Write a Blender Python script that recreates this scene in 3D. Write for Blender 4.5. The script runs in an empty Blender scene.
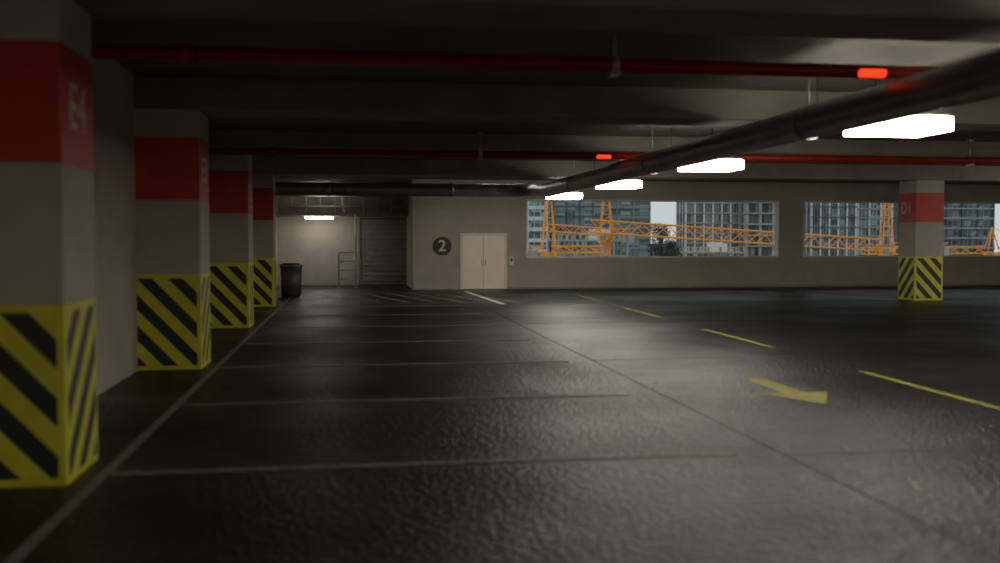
import bpy, math, random
from mathutils import Vector, Matrix
random.seed(7)
D = bpy.data
scene = bpy.context.scene

# ------------------------------------------------------------------ materials
def new_mat(name):
    m = D.materials.new(name); m.use_nodes = True
    nt = m.node_tree
    return m, nt, nt.nodes['Principled BSDF']

def N(nt, t, **kw):
    n = nt.nodes.new(t)
    for k, v in kw.items(): setattr(n, k, v)
    return n

def ramp(nt, fac, stops):
    r = N(nt, 'ShaderNodeValToRGB')
    els = r.color_ramp.elements
    els[0].position = stops[0][0]; els[0].color = (*stops[0][1], 1)
    els[1].position = stops[-1][0]; els[1].color = (*stops[-1][1], 1)
    for p, c in stops[1:-1]:
        e = els.new(p); e.color = (*c, 1)
    nt.links.new(fac, r.inputs[0])
    return r.outputs[0]

def coords(nt):
    g = N(nt, 'ShaderNodeNewGeometry')
    return g.outputs['Position']

def noise(nt, vec, scale, detail=5, rough=.55):
    n = N(nt, 'ShaderNodeTexNoise')
    n.inputs['Scale'].default_value = scale
    n.inputs['Detail'].default_value = detail
    n.inputs['Roughness'].default_value = rough
    nt.links.new(vec, n.inputs['Vector'])
    return n.outputs['Fac']

def math_n(nt, op, a, b=None, clamp=False):
    n = N(nt, 'ShaderNodeMath', operation=op); n.use_clamp = clamp
    for i, v in enumerate((a, b)):
        if v is None: continue
        if isinstance(v, (int, float)): n.inputs[i].default_value = v
        else: nt.links.new(v, n.inputs[i])
    return n.outputs[0]

def simple(name, col, rough=.6, metal=0., var=.2, scale=3., bump=0., bscale=40):
    m, nt, b = new_mat(name)
    P = coords(nt)
    f = noise(nt, P, scale)
    lo = tuple(c * (1 - var) for c in col); hi = tuple(min(1, c * (1 + var)) for c in col)
    nt.links.new(ramp(nt, f, [(.3, lo), (.7, hi)]), b.inputs['Base Color'])
    b.inputs['Roughness'].default_value = rough
    b.inputs['Metallic'].default_value = metal
    if bump:
        bn = N(nt, 'ShaderNodeBump'); bn.inputs['Strength'].default_value = bump
        bn.inputs['Distance'].default_value = .01
        nt.links.new(noise(nt, P, bscale), bn.inputs['Height'])
        nt.links.new(bn.outputs[0], b.inputs['Normal'])
    return m

M_wall = simple('wall_plaster', (.46, .41, .335), .85, var=.12, scale=1.2, bump=.25, bscale=25)
M_conc = simple('column_concrete', (.48, .44, .38), .8, var=.1, scale=2., bump=.2, bscale=30)
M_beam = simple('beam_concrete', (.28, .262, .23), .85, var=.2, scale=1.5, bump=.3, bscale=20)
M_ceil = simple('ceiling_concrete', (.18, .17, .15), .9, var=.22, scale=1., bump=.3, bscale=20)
M_red = simple('red_paint', (.60, .042, .02), .5, var=.12, scale=4)
M_redpipe = simple('red_pipe_paint', (.34, .014, .008), .4, var=.15, scale=4)
M_steel = simple('galvanised_steel', (.45, .44, .42), .38, .6, var=.2, scale=5)
M_rail = simple('rail_grey_paint', (.50, .48, .44), .5, 0, var=.1, scale=5)
M_duct = simple('duct_metal', (.26, .25, .24), .42, .6, var=.25, scale=3)
M_dark = simple('dark_metal', (.05, .05, .05), .45, .3, var=.2)
M_bin = simple('bin_metal', (.11, .105, .10), .5, .3, var=.2)
M_white = simple('white_paint', (.75, .73, .68), .5, var=.05)
M_door = simple('door_paint', (.95, .86, .70), .4, var=.03)
M_textw = simple('stencil_white', (.72, .62, .55), .7, var=.1, scale=20)
M_black = simple('black_paint', (.02, .02, .02), .5, var=.2)
M_shutter = simple('shutter_grey', (.28, .265, .24), .6, .2, var=.15)
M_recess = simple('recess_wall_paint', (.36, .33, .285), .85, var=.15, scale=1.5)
M_crane = simple('crane_orange', (.95, .36, .04), .5, var=.12)
M_cw = simple('counterweight_concrete', (.4, .38, .36), .8, var=.2)
M_cab = simple('crane_cab_glass', (.2, .25, .28), .2, var=.1)

def line_mat(name, col, wear=.5):
    m, nt, b = new_mat(name)
    P = coords(nt)
    f = noise(nt, P, 14, 7, .75)
    nt.links.new(ramp(nt, f, [(.34, tuple(c * wear * .4 for c in col)), (.56, col)]), b.inputs['Base Color'])
    b.inputs['Roughness'].default_value = .65
    bn = N(nt, 'ShaderNodeBump'); bn.inputs['Strength'].default_value = .5; bn.inputs['Distance'].default_value = .01
    nt.links.new(noise(nt, P, 40), bn.inputs['Height']); nt.links.new(bn.outputs[0], b.inputs['Normal'])
    return m
M_lw = line_mat('parking_line_paint', (.30, .285, .26))
M_ly = line_mat('yellow_line_paint', (.25, .232, .02), .7)

# hazard stripes: 45-degree chevrons around the column, object-space
def stripe_mat(hw, htop):
    m, nt, b = new_mat('hazard_stripes')
    tc = N(nt, 'ShaderNodeTexCoord')
    s = N(nt, 'ShaderNodeSeparateXYZ'); nt.links.new(tc.outputs['Object'], s.inputs[0])
    sn = N(nt, 'ShaderNodeSeparateXYZ'); nt.links.new(tc.outputs['Normal'], sn.inputs[0])
    nx = sn.outputs[0]
    side = math_n(nt, 'GREATER_THAN', math_n(nt, 'ABSOLUTE', nx), .5)
    sy = math_n(nt, 'MULTIPLY', math_n(nt, 'SIGN', nx), math_n(nt, 'MULTIPLY', s.outputs[1], -1.))
    mix = N(nt, 'ShaderNodeMix'); mix.data_type = 'FLOAT'
    nt.links.new(side, mix.inputs[0]); nt.links.new(s.outputs[0], mix.inputs[2]); nt.links.new(sy, mix.inputs[3])
    a = mix.outputs[0]
    ph = math_n(nt, 'ADD', math_n(nt, 'MULTIPLY', a, 1.05), s.outputs[2])
    fr = math_n(nt, 'FRACT', math_n(nt, 'DIVIDE', math_n(nt, 'ADD', ph, 10.05), .335))
    blk = math_n(nt, 'LESS_THAN', fr, .5)
    ins = math_n(nt, 'LESS_THAN', math_n(nt, 'ABSOLUTE', a), hw - .045)
    t = math_n(nt, 'LESS_THAN', s.outputs[2], htop - .045)
    u = math_n(nt, 'GREATER_THAN', s.outputs[2], .05)
    k = math_n(nt, 'MULTIPLY', math_n(nt, 'MULTIPLY', blk, ins), math_n(nt, 'MULTIPLY', t, u))
    mc = N(nt, 'ShaderNodeMix'); mc.data_type = 'RGBA'
    nt.links.new(k, mc.inputs[0])
    g = noise(nt, tc.outputs['Object'], 5)
    yel = ramp(nt, g, [(.3, (.62, .59, .03)), (.7, (.78, .74, .05))])
    nt.links.new(yel, mc.inputs[6]); mc.inputs[7].default_value = (.022, .027, .028, 1)
    nt.links.new(mc.outputs[2], b.inputs['Base Color'])
    b.inputs['Roughness'].default_value = .45
    return m
HW = .36; HT = 1.04
M_haz = stripe_mat(HW, HT)

# floor
def floor_mat():
    m, nt, b = new_mat('floor_asphalt')
    P = coords(nt)
    big = noise(nt, P, .45, 5, .65)
    mid = noise(nt, P, 3., 6, .6)
    col = ramp(nt, big, [(.32, (.007, .0066, .0062)), (.5, (.013, .0122, .0114)), (.68, (.025, .0235, .0215))])
    mm = N(nt, 'ShaderNodeMix'); mm.data_type = 'RGBA'; mm.blend_type = 'MULTIPLY'; mm.inputs[0].default_value = .6
    nt.links.new(col, mm.inputs[6])
    nt.links.new(ramp(nt, mid, [(.3, (.6, .6, .6)), (.7, (1.2, 1.2, 1.2))]), mm.inputs[7])
    nt.links.new(mm.outputs[2], b.inputs['Base Color'])
    r = ramp(nt, noise(nt, P, .5, 3, .5), [(.33, (.32,) * 3), (.67, (.48,) * 3)])
    nt.links.new(r, b.inputs['Roughness'])
    # worn patches modulate the sheen
    sp = ramp(nt, noise(nt, P, .6, 6, .65), [(.35, (.16,) * 3), (.62, (.40,) * 3)])
    nt.links.new(sp, b.inputs['Specular IOR Level'])
    v = N(nt, 'ShaderNodeTexVoronoi'); v.inputs['Scale'].default_value = 24.; v.feature = 'F1'
    w = N(nt, 'ShaderNodeVectorMath', operation='ADD')
    nn = N(nt, 'ShaderNodeTexNoise'); nn.inputs['Scale'].default_value = 11.
    nt.links.new(P, nn.inputs['Vector'])
    sc = N(nt, 'ShaderNodeVectorMath', operation='SCALE'); sc.inputs['Scale'].default_value = .12
    nt.links.new(nn.outputs['Color'], sc.inputs[0])
    nt.links.new(P, w.inputs[0]); nt.links.new(sc.outputs[0], w.inputs[1]); nt.links.new(w.outputs[0], v.inputs['Vector'])
    h = math_n(nt, 'ADD', v.outputs['Distance'], math_n(nt, 'MULTIPLY', noise(nt, P, 45, 3, .5), .5))
    bn = N(nt, 'ShaderNodeBump'); bn.inputs['Strength'].default_value = .9; bn.inputs['Distance'].default_value = .013
    nt.links.new(h, bn.inputs['Height']); nt.links.new(bn.outputs[0], b.inputs['Normal'])
    return m
M_floor = floor_mat()
M_joint = simple('floor_joint_sealant', (.004, .004, .004), .9)

def emis(name, col, s):
    m, nt, b = new_mat(name)
    b.inputs['Base Color'].default_value = (.8, .8, .8, 1)
    b.inputs['Emission Color'].default_value = (*col, 1)
    b.inputs['Emission Strength'].default_value = s
    return m
M_lamp = emis('lamp_diffuser', (1, .92, .79), 40)
M_lamp2 = emis('wall_lamp_diffuser', (1, .93, .82), 17)
M_pipeglow = emis('pipe_lamplight_glow', (1, .045, .012), 1.6)  # emissive red, imitates the lamps' gleam on the red pipes
M_pipeglow.node_tree.nodes['Principled BSDF'].inputs['Base Color'].default_value = (.7, .04, .01, 1)

def glass_facade(name, c0, c1, cell, rough=.25):
    m, nt, b = new_mat(name)
    P = coords(nt)
    dv = N(nt, 'ShaderNodeVectorMath', operation='DIVIDE'); dv.inputs[1].default_value = cell
    fl = N(nt, 'ShaderNodeVectorMath', operation='FLOOR')
    nt.links.new(P, dv.inputs[0]); nt.links.new(dv.outputs[0], fl.inputs[0])
    wn = N(nt, 'ShaderNodeTexWhiteNoise', noise_dimensions='3D')
    nt.links.new(fl.outputs[0], wn.inputs['Vector'])
    nt.links.new(ramp(nt, wn.outputs['Value'], [(0., c0), (.75, tuple((a + b2) / 2 for a, b2 in zip(c0, c1))), (1., c1)]), b.inputs['Base Color'])
    b.inputs['Roughness'].default_value = rough
    return m

# ------------------------------------------------------------------ mesh builder
class B:
    def __init__(s): s.v = []; s.f = []; s.m = []; s.sm = []; s.mats = []
    def mi(s, mat):
        if mat not in s.mats: s.mats.append(mat)
        return s.mats.index(mat)
    def box(s, x0, x1, y0, y1, z0, z1, mat):
        k = len(s.v); i = s.mi(mat)
        s.v += [(x0,y0,z0),(x1,y0,z0),(x1,y1,z0),(x0,y1,z0),(x0,y0,z1),(x1,y0,z1),(x1,y1,z1),(x0,y1,z1)]
        for f in ((0,3,2,1),(4,5,6,7),(0,1,5,4),(1,2,6,5),(2,3,7,6),(3,0,4,7)):
            s.f.append(tuple(k + j for j in f)); s.m.append(i); s.sm.append(False)
    def poly(s, pts, mat):
        k = len(s.v); s.v += [tuple(p) for p in pts]
        s.f.append(tuple(range(k, k + len(pts)))); s.m.append(s.mi(mat)); s.sm.append(False)
    def cyl(s, p0, p1, r, mat, seg=16, r1=None, caps=True):
        p0 = Vector(p0); p1 = Vector(p1); r1 = r if r1 is None else r1
        d = (p1 - p0).normalized()
        a = Vector((0, 0, 1)) if abs(d.z) < .9 else Vector((1, 0, 0))
        u = d.cross(a).normalized(); w = d.cross(u)
        k = len(s.v); i = s.mi(mat)
        for p, rr in ((p0, r), (p1, r1)):
            for j in range(seg):
                t = 2 * math.pi * j / seg
                s.v.append(tuple(p + (u * math.cos(t) + w * math.sin(t)) * rr))
        for j in range(seg):
            n = (j + 1) % seg
            s.f.append((k + j, k + n, k + seg + n, k + seg + j)); s.m.append(i); s.sm.append(seg > 6)
        if caps:
            s.f.append(tuple(k + j for j in reversed(range(seg)))); s.m.append(i); s.sm.append(False)
            s.f.append(tuple(k + seg + j for j in range(seg))); s.m.append(i); s.sm.append(False)
    def tube(s, pts, r, mat, seg=20):
        pts = [Vector(p) for p in pts]; k0 = len(s.v); i = s.mi(mat)
        ref = Vector((0, 0, 1))
        for n, p in enumerate(pts):
            d = (pts[min(n + 1, len(pts) - 1)] - pts[max(n - 1, 0)]).normalized()
            u = d.cross(ref).normalized(); w = d.cross(u)
            for j in range(seg):
                t = 2 * math.pi * j / seg
                s.v.append(tuple(p + (u * math.cos(t) + w * math.sin(t)) * r))
        for n in range(len(pts) - 1):
            for j in range(seg):
                q = (j + 1) % seg; a = k0 + n * seg
                s.f.append((a + j, a + q, a + seg + q, a + seg + j)); s.m.append(i); s.sm.append(True)
    def make(s, name, loc=(0, 0, 0), bevel=0, parent=None):
        me = D.meshes.new(name); me.from_pydata(s.v, [], s.f)
        for mt in s.mats: me.materials.append(mt)
        me.polygons.foreach_set('material_index', s.m)
        me.polygons.foreach_set('use_smooth', s.sm)
        me.update()
        o = D.objects.new(name, me); scene.collection.objects.link(o); o.location = loc
        if bevel:
            bv = o.modifiers.new('bevel', 'BEVEL'); bv.width = bevel; bv.segments = 2; bv.limit_method = 'ANGLE'
        if parent: o.parent = parent
        return o

def text(name, body, size, loc, rot, mat, parent=None):
    c = D.curves.new(name, 'FONT'); c.body = body; c.size = size
    c.align_x = 'CENTER'; c.align_y = 'CENTER'; c.extrude = .002; c.offset = size * .012
    c.materials.append(mat)
    o = D.objects.new(name, c); scene.collection.objects.link(o)
    o.location = loc; o.rotation_euler = rot
    if parent: o.parent = parent
    return o

# ------------------------------------------------------------------ room shell
XL, XR, YN, YF, ZC = -2.27, 24., -6., 28.8, 3.17
YR = 32.2            # back of the recess
RX = 1.79            # right side of the recess
b = B(); b.box(XL - .3, XR + .3, YN - .3, YR + .3, -.4, 0, M_floor); b.make('floor')
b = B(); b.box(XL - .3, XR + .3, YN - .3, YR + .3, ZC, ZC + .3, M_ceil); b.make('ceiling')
b = B(); b.box(XL - .3, XL, YN - .3, YR + .3, 0, ZC, M_wall); b.make('wall_left')
b = B(); b.box(XR, XR + .3, YN - .3, YF + .3, 0, ZC, M_wall); b.make('wall_right')
b = B(); b.box(XL, XR, YN - .3, YN, 0, ZC, M_wall); b.make('wall_near')
W = [(5.09, 12.89), (13.66, 21.4)]; WZ0, WZ1 = .90, 2.62
b = B()
b.box(RX, W[0][0], YF, YF + .3, 0, ZC, M_wall)
b.box(W[0][1], W[1][0], YF, YF + .3, 0, ZC, M_wall)
b.box(W[1][1], XR, YF, YF + .3, 0, ZC, M_wall)
for x0, x1 in W:
    b.box(x0, x1, YF, YF + .3, 0, WZ0, M_wall)
    b.box(x0, x1, YF, YF + .3, WZ1, ZC, M_wall)
b.make('wall_back')
b = B(); b.box(XL, RX + .3, YR, YR + .3, 0, ZC, M_recess); b.make('wall_recess_back')
b = B(); b.box(RX, RX + .3, YF + .3, YR, 0, ZC, M_recess); b.make('wall_recess_right')
for i, (x0, x1) in enumerate(W):
    b = B(); t = .045
    b.box(x0, x1, YF - .02, YF + .2, WZ0, WZ0 + t, M_white)
    b.box(x0, x1, YF - .02, YF + .2, WZ1 - t, WZ1, M_white)
    b.box(x0, x0 + t, YF - .02, YF + .2, WZ0 + t, WZ1 - t, M_white)
    b.box(x1 - t, x1, YF - .02, YF + .2, WZ0 + t, WZ1 - t, M_white)
    b.make('window_%d' % (i + 1))

# beams over the column rows
ROWS = [.70, 5.95, 11.2, 16.45, 21.7]
BZ = 2.82
for y in ROWS:
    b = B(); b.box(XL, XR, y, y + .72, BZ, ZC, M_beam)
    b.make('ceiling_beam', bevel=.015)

# ------------------------------------------------------------------ columns
def column(x, y, label, face):
    b = B(); h = HW
    z = [0, HT, 1.84, 2.52, BZ]; mats = [M_haz, M_conc, M_red, M_conc]
    for zz in z:
        b.v += [(-h,-h,zz),(h,-h,zz),(h,h,zz),(-h,h,zz)]
    for l in range(4):
        mi = b.mi(mats[l])
        for j in range(4):
            n = (j + 1) % 4
            b.f.append((l*4+j, l*4+n, l*4+4+n, l*4+4+j)); b.m.append(mi); b.sm.append(False)
    b.f.append((3,2,1,0)); b.m.append(0); b.sm.append(False)
    b.f.append((16,17,18,19)); b.m.append(1); b.sm.append(False)
    o = b.make('concrete_column', (x, y, 0), bevel=.012)
    if face == 'R':
        text('label', label, .38, (h + .003, -.02, 2.17), (math.pi/2, 0, math.pi/2), M_textw, o)
    else:
        text('label', label, .38, (-h - .003, .02, 2.17), (math.pi/2, 0, -math.pi/2), M_textw, o)
    return o
for i, y in enumerate(ROWS):
    if i == 0: continue
    column(-1.60 - HW, y + HW, 'E%d' % (5 - i), 'R')
    column(13.07 + HW, y + HW, 'D%d' % (5 - i), 'L')

# ------------------------------------------------------------------ floor markings
T = .004
for i in range(-1, 7):
    y = 6.24 + 2.56 * i
    if y > 22: break
    b = B(); b.box(-1.435, 2.5, y - .04, y + .04, 0, T, M_lw); b.make('parking_bay_line')
b = B(); b.box(-1.50, -1.44, -4, 25.4, 0, T, M_lw); b.make('parking_edge_line')
# hatched no-parking zone in front of the door
b = B()
def strip(p, q, w, mat):
    p = Vector(p); q = Vector(q); d = (q - p).normalized(); n = Vector((-d.y, d.x, 0)) * w / 2
    z = Vector((0, 0, T + .002))
    b.poly([p - n + z, q - n + z, q + n + z, p + n + z], mat)
for i in range(7):
    x = -.9 + i * .62
    strip((x + 1.0, 22.5, 0), (x, 26.9, 0), .10, M_lw)
strip((-1.0, 22.4, 0), (3.1, 22.4, 0), .09, M_lw)
strip((-1.0, 27.0, 0), (3.0, 27.0, 0), .09, M_lw)
strip((3.35, 21.8, 0), (3.15, 27.4, 0), .12, M_white)
b.make('hatched_no_parking_marking')
for y0, y1 in [(2., 4.8), (7.2, 10.0), (12.4, 15.25), (17.6, 20.5), (22.8, 25.7)]:
    b = B()
    f = lambda y: 5.11 + .026 * y
    b.poly([(f(y0), y0, T), (f(y0) + .09, y0, T), (f(y1) + .09, y1, T), (f(y1), y1, T)], M_ly); b.make('lane_dash_line')
b = B()
b.poly([(3.94, 9.62, T), (3.94, 8.68, T), (4.15, 8.68, T), (4.15, 9.62, T)], M_ly)
b.poly([(3.70, 8.68, T), (4.02, 8.0, T), (4.38, 8.68, T)], M_ly)
b.make('floor_direction_arrow')
b = B()
b.box(2.80, 2.812, YN, YF, 0, .002, M_joint)
for y in (.9, 6.13, 11.4, 16.65, 21.9):
    b.box(2.812, XR, y, y + .012, 0, .002, M_joint)
b.make('floor_expansion_joint')

# ------------------------------------------------------------------ pipes
def red_pipe(y, r, name='red_sprinkler_pipe'):
    b = B(); z = 2.80; top = ZC - .003
    b.cyl((XL + .004, y, z), (XR - .004, y, z), r, M_redpipe, 20)
    for x in (-1.2, 6.4, 10.7, 15, 19.3):
        b.cyl((x - .06, y, z), (x + .06, y, z), r * 1.25, M_redpipe, 20)
    for x in (2.09, 6.4, 10.7, 15, 19.3):
        b.cyl((x, y, z), (x, y, top), .013, M_steel, 8)
        b.cyl((x - .03, y, z), (x + .03, y, z), r * 1.2, M_steel, 20)
        b.box(x - .05, x + .05, y - .04, y + .04, top - .03, top, M_steel)
        b.box(x - .035, x + .035, y - r - .015, y + r + .015, z - r - .03, z - r + .004, M_steel)
    # glowing insert in the pipe's lower front, stands in for lamp light on it
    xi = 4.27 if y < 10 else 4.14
    b.cyl((xi - .11, y - .028, z - .012), (xi + .11, y - .028, z - .012), .038, M_pipeglow, 16, r1=.038)
    b.cyl((xi - .17, y - .026, z - .012), (xi - .11, y - .028, z - .012), .012, M_pipeglow, 16, r1=.038)
    return b.make(name)
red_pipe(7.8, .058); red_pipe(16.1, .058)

b = B(); R = .16; PX, PZ = 4.5, 2.57
PZ2 = 2.66
pts = [(PX, YN + .01, PZ)] + [(PX, y, PZ) for y in range(-4, 22, 2)] + [(PX, 22.6, PZ), (PX, 23.9, PZ2)]
cy, cx, rr = 23.9, PX - .9, .9
pts += [(cx + rr * math.cos(t), cy + rr * math.sin(t), PZ2) for t in [math.pi/2 * k / 8 for k in range(1, 9)]]
pts += [(1., cy + rr, PZ2), (XL + .01, cy + rr, PZ2)]
b.tube(pts, R * 1., M_duct, 28)
for y in (-.5, 4.1, 9.4, 14.6, 19.9):
    b.cyl((PX, y - .04, PZ), (PX, y + .04, PZ), R + .01, M_duct, 28)
    b.cyl((PX, y, PZ + R), (PX, y, ZC - .003), .009, M_duct, 8)
for x in (2.5, -.5):
    b.cyl((x - .04, 24.8, PZ2), (x + .04, 24.8, PZ2), R + .01, M_duct, 28)
    b.cyl((x, 24.8, PZ2 + R), (x, 24.8, ZC - .003), .01, M_steel, 8)
b.make('ventilation_pipe')

# conduits carrying the lamps
b = B()
for x in (4.98, 5.36):
    b.box(x - .022, x + .022, YN + .01, 27.5, 2.645, 2.69, M_rail)
b.cyl((5.62, YN + .01, 2.70), (5.62, 27.5, 2.70), .022, M_rail, 10)
for y in (-4.6, .3, 5.2, 10.1, 15., 19.9, 24.8):
    b.box(4.9, 5.66, y - .015, y + .015, 2.69, 2.71, M_steel)
    for x in (4.93, 5.6): b.cyl((x, y, 2.7), (x, y, ZC - .003), .008, M_dark, 8)
b.make('lamp_support_rail')

def lamp(xc, y, rod):
    b = B()
    x0, x1, y0, y1 = xc - .385, xc + .385, y - .42, y + .18
    b.box(x0, x1, y0, y1, 2.415, 2.54, M_lamp)
    b.box(x0 + .025, x1 - .025, y0 + .025, y1 - .025, 2.541, 2.57, M_steel)
    for xx in (xc - .135, xc + .245):
        for yy in (y0 + .1, y1 - .1):
            b.box(xx - .015, xx + .015, yy - .015, yy + .015, 2.57, rod, M_steel)
    b.make('ceiling_or_added_fill_lamp', bevel=.01)
for y in (-.9, 4.05, 8.95, 13.9, 18.85, 23.8): lamp(5.115, y, 2.644)
for y in (-.9, 4.05, 8.95, 13.9, 18.85): lamp(17., y, ZC - .003)  # added row on the right, out of view, as fill light
lamp(.8, -3.2, ZC - .003)  # added fill lamp behind the camera, lights the column fronts
# added fill batten to brighten the door, out of view behind the last beam
b = B(); b.box(3.3, 4.4, 25.5, 25.65, 3.10, 3.14, M_lamp2); b.box(3.28, 4.42, 25.48, 25.67, 3.14, ZC - .003, M_steel)
b.make('door_fill_lamp')

# ------------------------------------------------------------------ back wall furniture
b = B()
x0, x1 = 3.15, 4.52; zt = 1.63; y = YF - .002
b.box(x0, x0 + .06, y - .04, y, 0, zt, M_white); b.box(x1 - .06, x1, y - .04, y, 0, zt, M_white)
b.box(x0 + .06, x1 - .06, y - .04, y, zt - .06, zt, M_white)
xm = (x0 + x1) / 2
for a, c in ((x0 + .065, xm - .006), (xm + .006, x1 - .065)):
    b.box(a, c, y - .03, y, .012, zt - .065, M_door)
    b.box(a + .1, c - .1, y - .034, y - .029, .15, zt - .2, M_door)
b.box(x0 + .06, x1 - .06, y - .02, y - .005, 0, .012, M_dark)
for s_ in (-.05, .05):
    b.cyl((xm + s_, y - .07, .7), (xm + s_, y - .07, .86), .009, M_steel, 10)
    for z in (.72, .84): b.cyl((xm + s_, y - .07, z), (xm + s_, y - .03, z), .008, M_steel, 8)
b.make('door_1')
b = B(); b.cyl((0, 0, 0), (0, -.02, 0), .27, M_black, 48)
o = b.make('floor_number_sign', (2.63, YF - .001, 1.25))
text('digit', '2', .46, (0, -.022, 0), (math.pi/2, 0, 0), M_white, o)
b = B(); b.box(4.60, 4.71, YF - .06, YF - .001, .70, .96, M_white); b.box(4.625, 4.685, YF - .065, YF - .06, .8, .9, M_dark)
b.make('wall_switch_box', bevel=.006)
b = B(); b.box(4.53, XR - .01, YF - .012, YF - .001, 0, .05, M_beam); b.make('baseboard_back')

# litter bin
b = B()
b.cyl((0, 0, .03), (0, 0, .74), .25, M_bin, 32, r1=.27)
b.cyl((0, 0, 0), (0, 0, .03), .23, M_black, 32)
b.cyl((0, 0, .74), (0, 0, .80), .29, M_duct, 32)
b.cyl((0, 0, .80), (0, 0, .84), .26, M_bin, 32, r1=.2)
b.make('litter_bin', (-1.48, 25.9, 0))

# recess: roller shutter, landing, railings, lamp, post
b = B(); yr = YR - .003
x0, x1 = .27, RX - .01
for i in range(13):
    z0 = .02 + i * .16
    b.box(x0 + .06, x1, yr - .05, yr - .02, z0, z0 + .15, M_shutter)
    b.box(x0 + .06, x1, yr - .07, yr - .045, z0 + .11, z0 + .14, M_shutter)
b.box(x0, x0 + .06, yr - .09, yr, 0, 2.13, M_duct)
b.box(x0, x1, yr - .02, yr, 0, 2.13, M_dark)
b.make('roller_shutter')
b = B()
b.box(XL + .01, RX - .01, 30.9, YR - .01, 2.17, 2.25, M_beam)
for x in [XL + .1 + i * .43 for i in range(10)]:
    if x < RX: b.cyl((x, 30.95, 2.25), (x, 30.95, ZC - .12), .02, M_rail, 8)
for z in (2.45, 2.75, 3.02): b.cyl((XL + .01, 30.95, z), (RX - .01, 30.95, z), .022, M_rail, 8)
# downpipe on the landing and batten lamp fixed under it
b.cyl((-.2, 31.1, 2.25), (-.2, 31.1, ZC - .003), .055, M_white, 14)
for z in (2.3, 2.8): b.cyl((-.2, 31.1, z - .03), (-.2, 31.1, z + .03), .065, M_white, 14)
b.box(-1.35, -.5, 31.1, 31.4, 2.08, 2.15, M_lamp2); b.box(-1.37, -.48, 31.08, 31.42, 2.15, 2.171, M_steel)
b.box(-1.2, -.5, 30.75, 30.85, 3.09, 3.13, M_lamp2); b.box(-1.22, -.48, 30.73, 30.87, 3.13, ZC - .003, M_steel)
b.make('landing_platform')
b = B()
for x in (-.33, .17):
    b.cyl((x, 30.2, 0), (x, 30.2, 1.08), .03, M_rail, 10)
    b.box(x - .06, x + .06, 30.14, 30.26, 0, .012, M_rail)
for z in (.28, .54, .8, 1.05): b.cyl((-.33, 30.2, z), (.17, 30.2, z), .024, M_rail, 10)
b.cyl((.17, 30.2, 1.05), (.17, 30.85, 2.2), .026, M_rail, 10)
b.make('guard_railing')

# ------------------------------------------------------------------ outside
GZ = -24
M_ground = simple('street_ground', (.12, .12, .12), .9, scale=.1)
b = B(); b.box(-200, 600, 34, 700, GZ - 1, GZ, M_ground); b.make('ground_street')
M_pale = simple('facade_pale', (.70, .72, .72), .8, var=.1, scale=.3)
M_greyf = simple('facade_concrete', (.38, .375, .35), .8, var=.2, scale=.3)
M_darkf = simple('facade_dark', (.10, .12, .13), .7, var=.2, scale=.3)
G1 = glass_facade('glass_teal', (.05, .10, .115), (.40, .52, .54), (3.1, 50, 1.1))
G2 = glass_facade('glass_grey', (.012, .016, .02), (.30, .32, .32), (1.5, 50, 3.3))
G3 = glass_facade('glass_navy', (.012, .022, .036), (.26, .33, .39), (2.2, 50, 1.65))

def building(x0, x1, y, top, glass, slab, pier, fh, pw, pt, st, depth=8, proud=.5, mull=None):
    b = B()
    b.box(x0, x1, y, y + depth, GZ, top, glass)
    z = GZ + fh
    while z < top:
        b.box(x0 - .2, x1 + .2, y - proud, y + depth, z - st / 2, z + st / 2, slab); z += fh
    n = max(1, round((x1 - x0) / pw))
    for i in range(n + 1):
        x = x0 + (x1 - x0) * i / n
        b.box(x - pt / 2, x + pt / 2, y - proud * .7, y, GZ, top, pier)
        if mull and i < n:
            for j in range(1, 3):
                xx = x + (x1 - x0) / n * j / 3
                b.box(xx - .07, xx + .07, y - .15, y, GZ, top, mull)
    ny = max(1, round(depth / pw))
    for i in range(ny + 1):
        yy = y + depth * i / ny
        b.box(x0 - proud * .7, x0, yy - pt / 2, yy + pt / 2, GZ, top, pier)
    b.box(x0 - .3, x1 + .3, y - proud, y + depth, top, top + .9, slab)
    return b.make('office_building')
building(46, 57.5, 290, 45, G1, M_pale, M_pale, 3.2, 5.5, .5, 1.1, mull=M_pale)
building(61.5, 78, 300, 40, G1, M_darkf, M_darkf, 3.0, 4., .25, .35, mull=M_greyf)
building(80, 96.5, 315, 52, G1, M_greyf, M_greyf, 3.3, 5, .4, .8)
building(103.5, 121, 300, 60, G2, M_greyf, M_pale, 3.1, 3., .5, .4, mull=M_greyf)
building(121.6, 139, 296, 55, G2, M_greyf, M_greyf, 3.4, 4.4, .9, .5, proud=1.1, mull=M_darkf)
building(145, 160, 300, 60, G3, M_darkf, M_pale, 3.3, 3., .5, .3, mull=M_greyf)
building(161, 177, 308, 60, G3, M_greyf, M_pale, 3.0, 4., .6, .5, mull=M_pale)
building(181, 215, 310, 60, G3, M_greyf, M_darkf, 3.3, 6., .6, .5, mull=M_greyf)
building(98.5, 114, 330, -.5, G1, M_greyf, M_pale, 3.3, 4., .4, .5)

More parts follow.
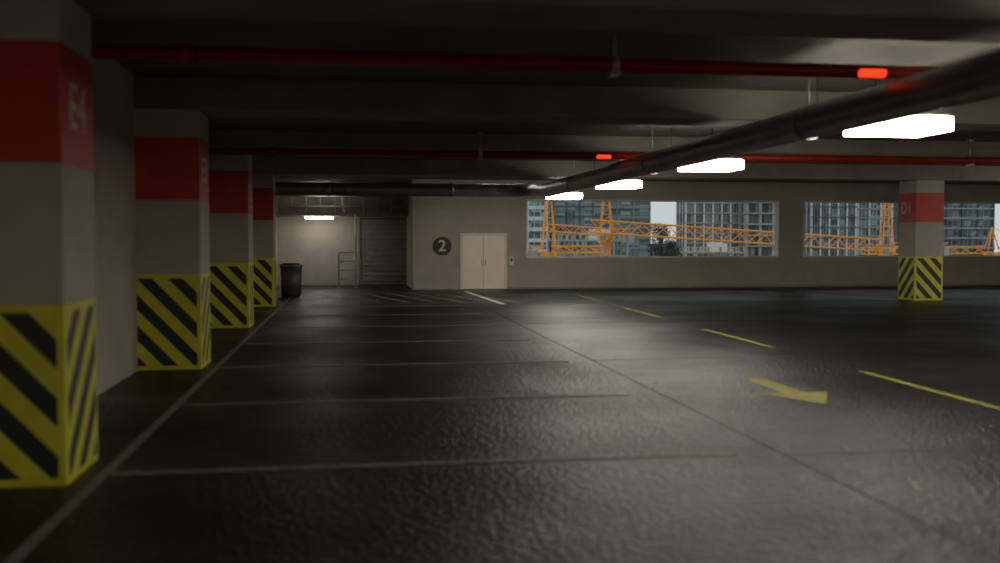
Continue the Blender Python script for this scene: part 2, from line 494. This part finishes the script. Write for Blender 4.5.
# concrete frames of buildings under construction
def frame_building(x0, x1, y, top, fh=2.6, pw=2.6, depth=9):
    b = B(); z = top
    while z > GZ:
        b.box(x0, x1, y, y + depth, z - .25, z, M_greyf); z -= fh
    n = round((x1 - x0) / pw)
    for i in range(n + 1):
        x = x0 + .2 + (x1 - x0 - .4) * i / n
        for yy in (y + .3, y + depth * .5, y + depth - .3):
            b.box(x - .16, x + .16, yy - .16, yy + .16, GZ, top + .9, M_greyf)
    b.box(x0 + (x1 - x0) * .55, x0 + (x1 - x0) * .8, y + 3, y + 6, GZ, top + 1.8, M_pale)
    for k in range(int((x1 - x0) / 1.2)):
        xx = x0 + .6 + k * 1.2
        b.box(xx - .03, xx + .03, y + .02, y + .08, top, top + .9, M_crane)
    b.box(x0, x1, y + .03, y + .07, top + .8, top + .88, M_crane)
    b.make('building_under_construction')
frame_building(33.5, 45.5, 160, 1.6)
frame_building(60, 72, 175, -.6)

def lattice(b, p0, p1, w, bays, r, mat):
    p0 = Vector(p0); p1 = Vector(p1); d = (p1 - p0); dn = d.normalized()
    a = Vector((0, 0, 1)) if abs(dn.z) < .7 else Vector((0, 1, 0))
    u = dn.cross(a).normalized() * w / 2; v = dn.cross(u).normalized() * w / 2
    cor = [u + v, u - v, -u - v, -u + v]
    for c in cor: b.cyl(p0 + c, p1 + c, r * 1.6, mat, 6)
    for i in range(bays):
        q0 = p0 + d * i / bays; q1 = p0 + d * (i + 1) / bays
        for j in range(4):
            c0, c1 = cor[j], cor[(j + 1) % 4]
            if i % 2: c0, c1 = c1, c0
            b.cyl(q0 + c0, q1 + c1, r, mat, 5, caps=False)

def crane(x, y, zj, jib_end, cj, mast_w=1.0, apex=6, jw=1.1):
    b = B()
    b.box(x - 2, x + 2, y - 2, y + 2, GZ, GZ + 1, M_cw)
    lattice(b, (x, y, GZ + 1), (x, y, zj - .6), mast_w, int((zj - GZ) / mast_w), .05, M_crane)
    b.box(x - .7, x + .7, y - .7, y + .7, zj - .7, zj - .3, M_crane)
    e = Vector(jib_end); s0 = Vector((x, y, zj)); d = e - s0; L = d.length; dn = d.normalized()
    lattice(b, s0 + dn * .6, e, jw, int(L / 1.4), .055, M_crane)
    ax = Vector((x, y, zj + apex))
    for c in ((-.5, -.4), (.5, -.4), (-.5, .4), (.5, .4)):
        b.cyl((x + c[0] * 1.3, y + c[1], zj), ax, .065, M_crane, 6)
    n = int(apex)
    for k in range(1, n):
        f = 1 - k / n; f2 = 1 - (k + 1) / n
        b.cyl((x - .65 * f, y - .4 * f, zj + apex * k / n), (x + .65 * f, y - .4 * f, zj + apex * k / n), .04, M_crane, 5)
        b.cyl((x - .65 * f, y - .4 * f, zj + apex * k / n), (x + .65 * f2, y - .4 * f2, zj + apex * (k + 1) / n), .035, M_crane, 5)
    h = Vector((dn.x, dn.y, 0)).normalized()
    cp = s0 - h * cj
    lattice(b, s0 - h * .6, cp, .6, max(2, int(cj / 1.2)), .04, M_crane)
    b.cyl(ax, s0 + d * .65 + Vector((0, 0, jw / 2)), .02, M_dark, 5)
    b.cyl(ax, s0 + d * .3 + Vector((0, 0, jw / 2)), .02, M_dark, 5)
    b.cyl(ax, cp, .02, M_dark, 5)
    for k in range(2):
        q = cp + h * (.4 + k * .7)
        b.box(q.x - .3, q.x + .3, q.y - .7, q.y + .7, q.z - 1.2, q.z - .1, M_cw)
    q = s0 + h * 1.0
    b.box(q.x - .4, q.x + .4, q.y - 1.7, q.y - .8, zj - 1.2, zj - .2, M_crane)
    b.box(q.x - .3, q.x + .3, q.y - 1.75, q.y - 1.68, zj - .9, zj - .3, M_cab)
    t = s0 + d * .55
    b.box(t.x - .4, t.x + .4, t.y - .4, t.y + .4, t.z - jw / 2 - .25, t.z - jw / 2, M_cw)
    b.cyl((t.x, t.y, t.z - jw / 2 - .3), (t.x, t.y, t.z - 7), .02, M_dark, 5)
    b.box(t.x - .15, t.x + .15, t.y - .15, t.y + .15, t.z - 7.6, t.z - 7, M_crane)
    return b.make('tower_crane')
crane(56.9, 100, .9, (24.5, 100, 2.9), 7, apex=7.5, jw=1.25)
crane(28.6, 110, 2.4, (23.5, 118, 3.), 4, mast_w=.8, apex=8, jw=.8)
crane(19., 95, .6, (23., 90, .6), 3, mast_w=.7, apex=8, jw=.6)
crane(72, 104, .4, (60.5, 112, .2), 5, apex=2.6, jw=.8)

# trees in the gap
M_leaf = simple('tree_foliage', (.04, .055, .035), .8, var=.5, scale=1.)
M_bark = simple('tree_bark', (.05, .04, .03), .9)
def tree(x, y, top, R_, seed, n=2600):
    rnd = random.Random(seed); b = B()
    b.cyl((0, 0, GZ), (0, 0, top - 3), .4, M_bark, 10, r1=.1)
    blobs = []
    for i in range(16):
        a = rnd.uniform(0, 6.28); z = top - 1.2 - rnd.random() ** 1.2 * 10
        rr_ = R_ * rnd.uniform(.2, .8) * min(1, .35 + (top - z) / 6)
        c = Vector((rr_ * math.cos(a), rr_ * math.sin(a), z)); blobs.append((c, rnd.uniform(.8, 1.5)))
        b.cyl((0, 0, z - 2.5), c, .08, M_bark, 6, r1=.03)
    for i in range(n):
        c0, br = rnd.choice(blobs)
        v = Vector((rnd.gauss(0, 1), rnd.gauss(0, 1), rnd.gauss(0, .8))).normalized() * br * rnd.random() ** .4
        c = c0 + v; s = rnd.uniform(.10, .22)
        u = Vector((rnd.gauss(0, 1), rnd.gauss(0, 1), rnd.gauss(0, 1))).normalized()
        w = u.orthogonal().normalized()
        b.poly([c - u * s, c - w * s * .6, c + u * s, c + w * s * .6], M_leaf)
    b.make('tree', (x, y, 0))
tree(150 * .319, 150, 4.6, 3., 3)
tree(150 * .333, 152, 2.4, 3., 5)

# ------------------------------------------------------------------ world
w = D.worlds.new('overcast_sky'); scene.world = w; w.use_nodes = True
bg = w.node_tree.nodes['Background']
bg.inputs[0].default_value = (.80, .90, .90, 1); bg.inputs[1].default_value = .66

# ------------------------------------------------------------------ camera
cam = D.cameras.new('camera'); co = D.objects.new('camera', cam); scene.collection.objects.link(co)
cam.lens = 36; cam.sensor_width = 36
co.location = (0, 0, 1.4)
co.rotation_euler = (math.radians(90 - 2.32), 0, math.radians(-8.53))
cam.clip_end = 2000
cam.dof.use_dof = True; cam.dof.focus_distance = 32; cam.dof.aperture_fstop = .95
scene.camera = co
scene.view_settings.view_transform = 'Standard'
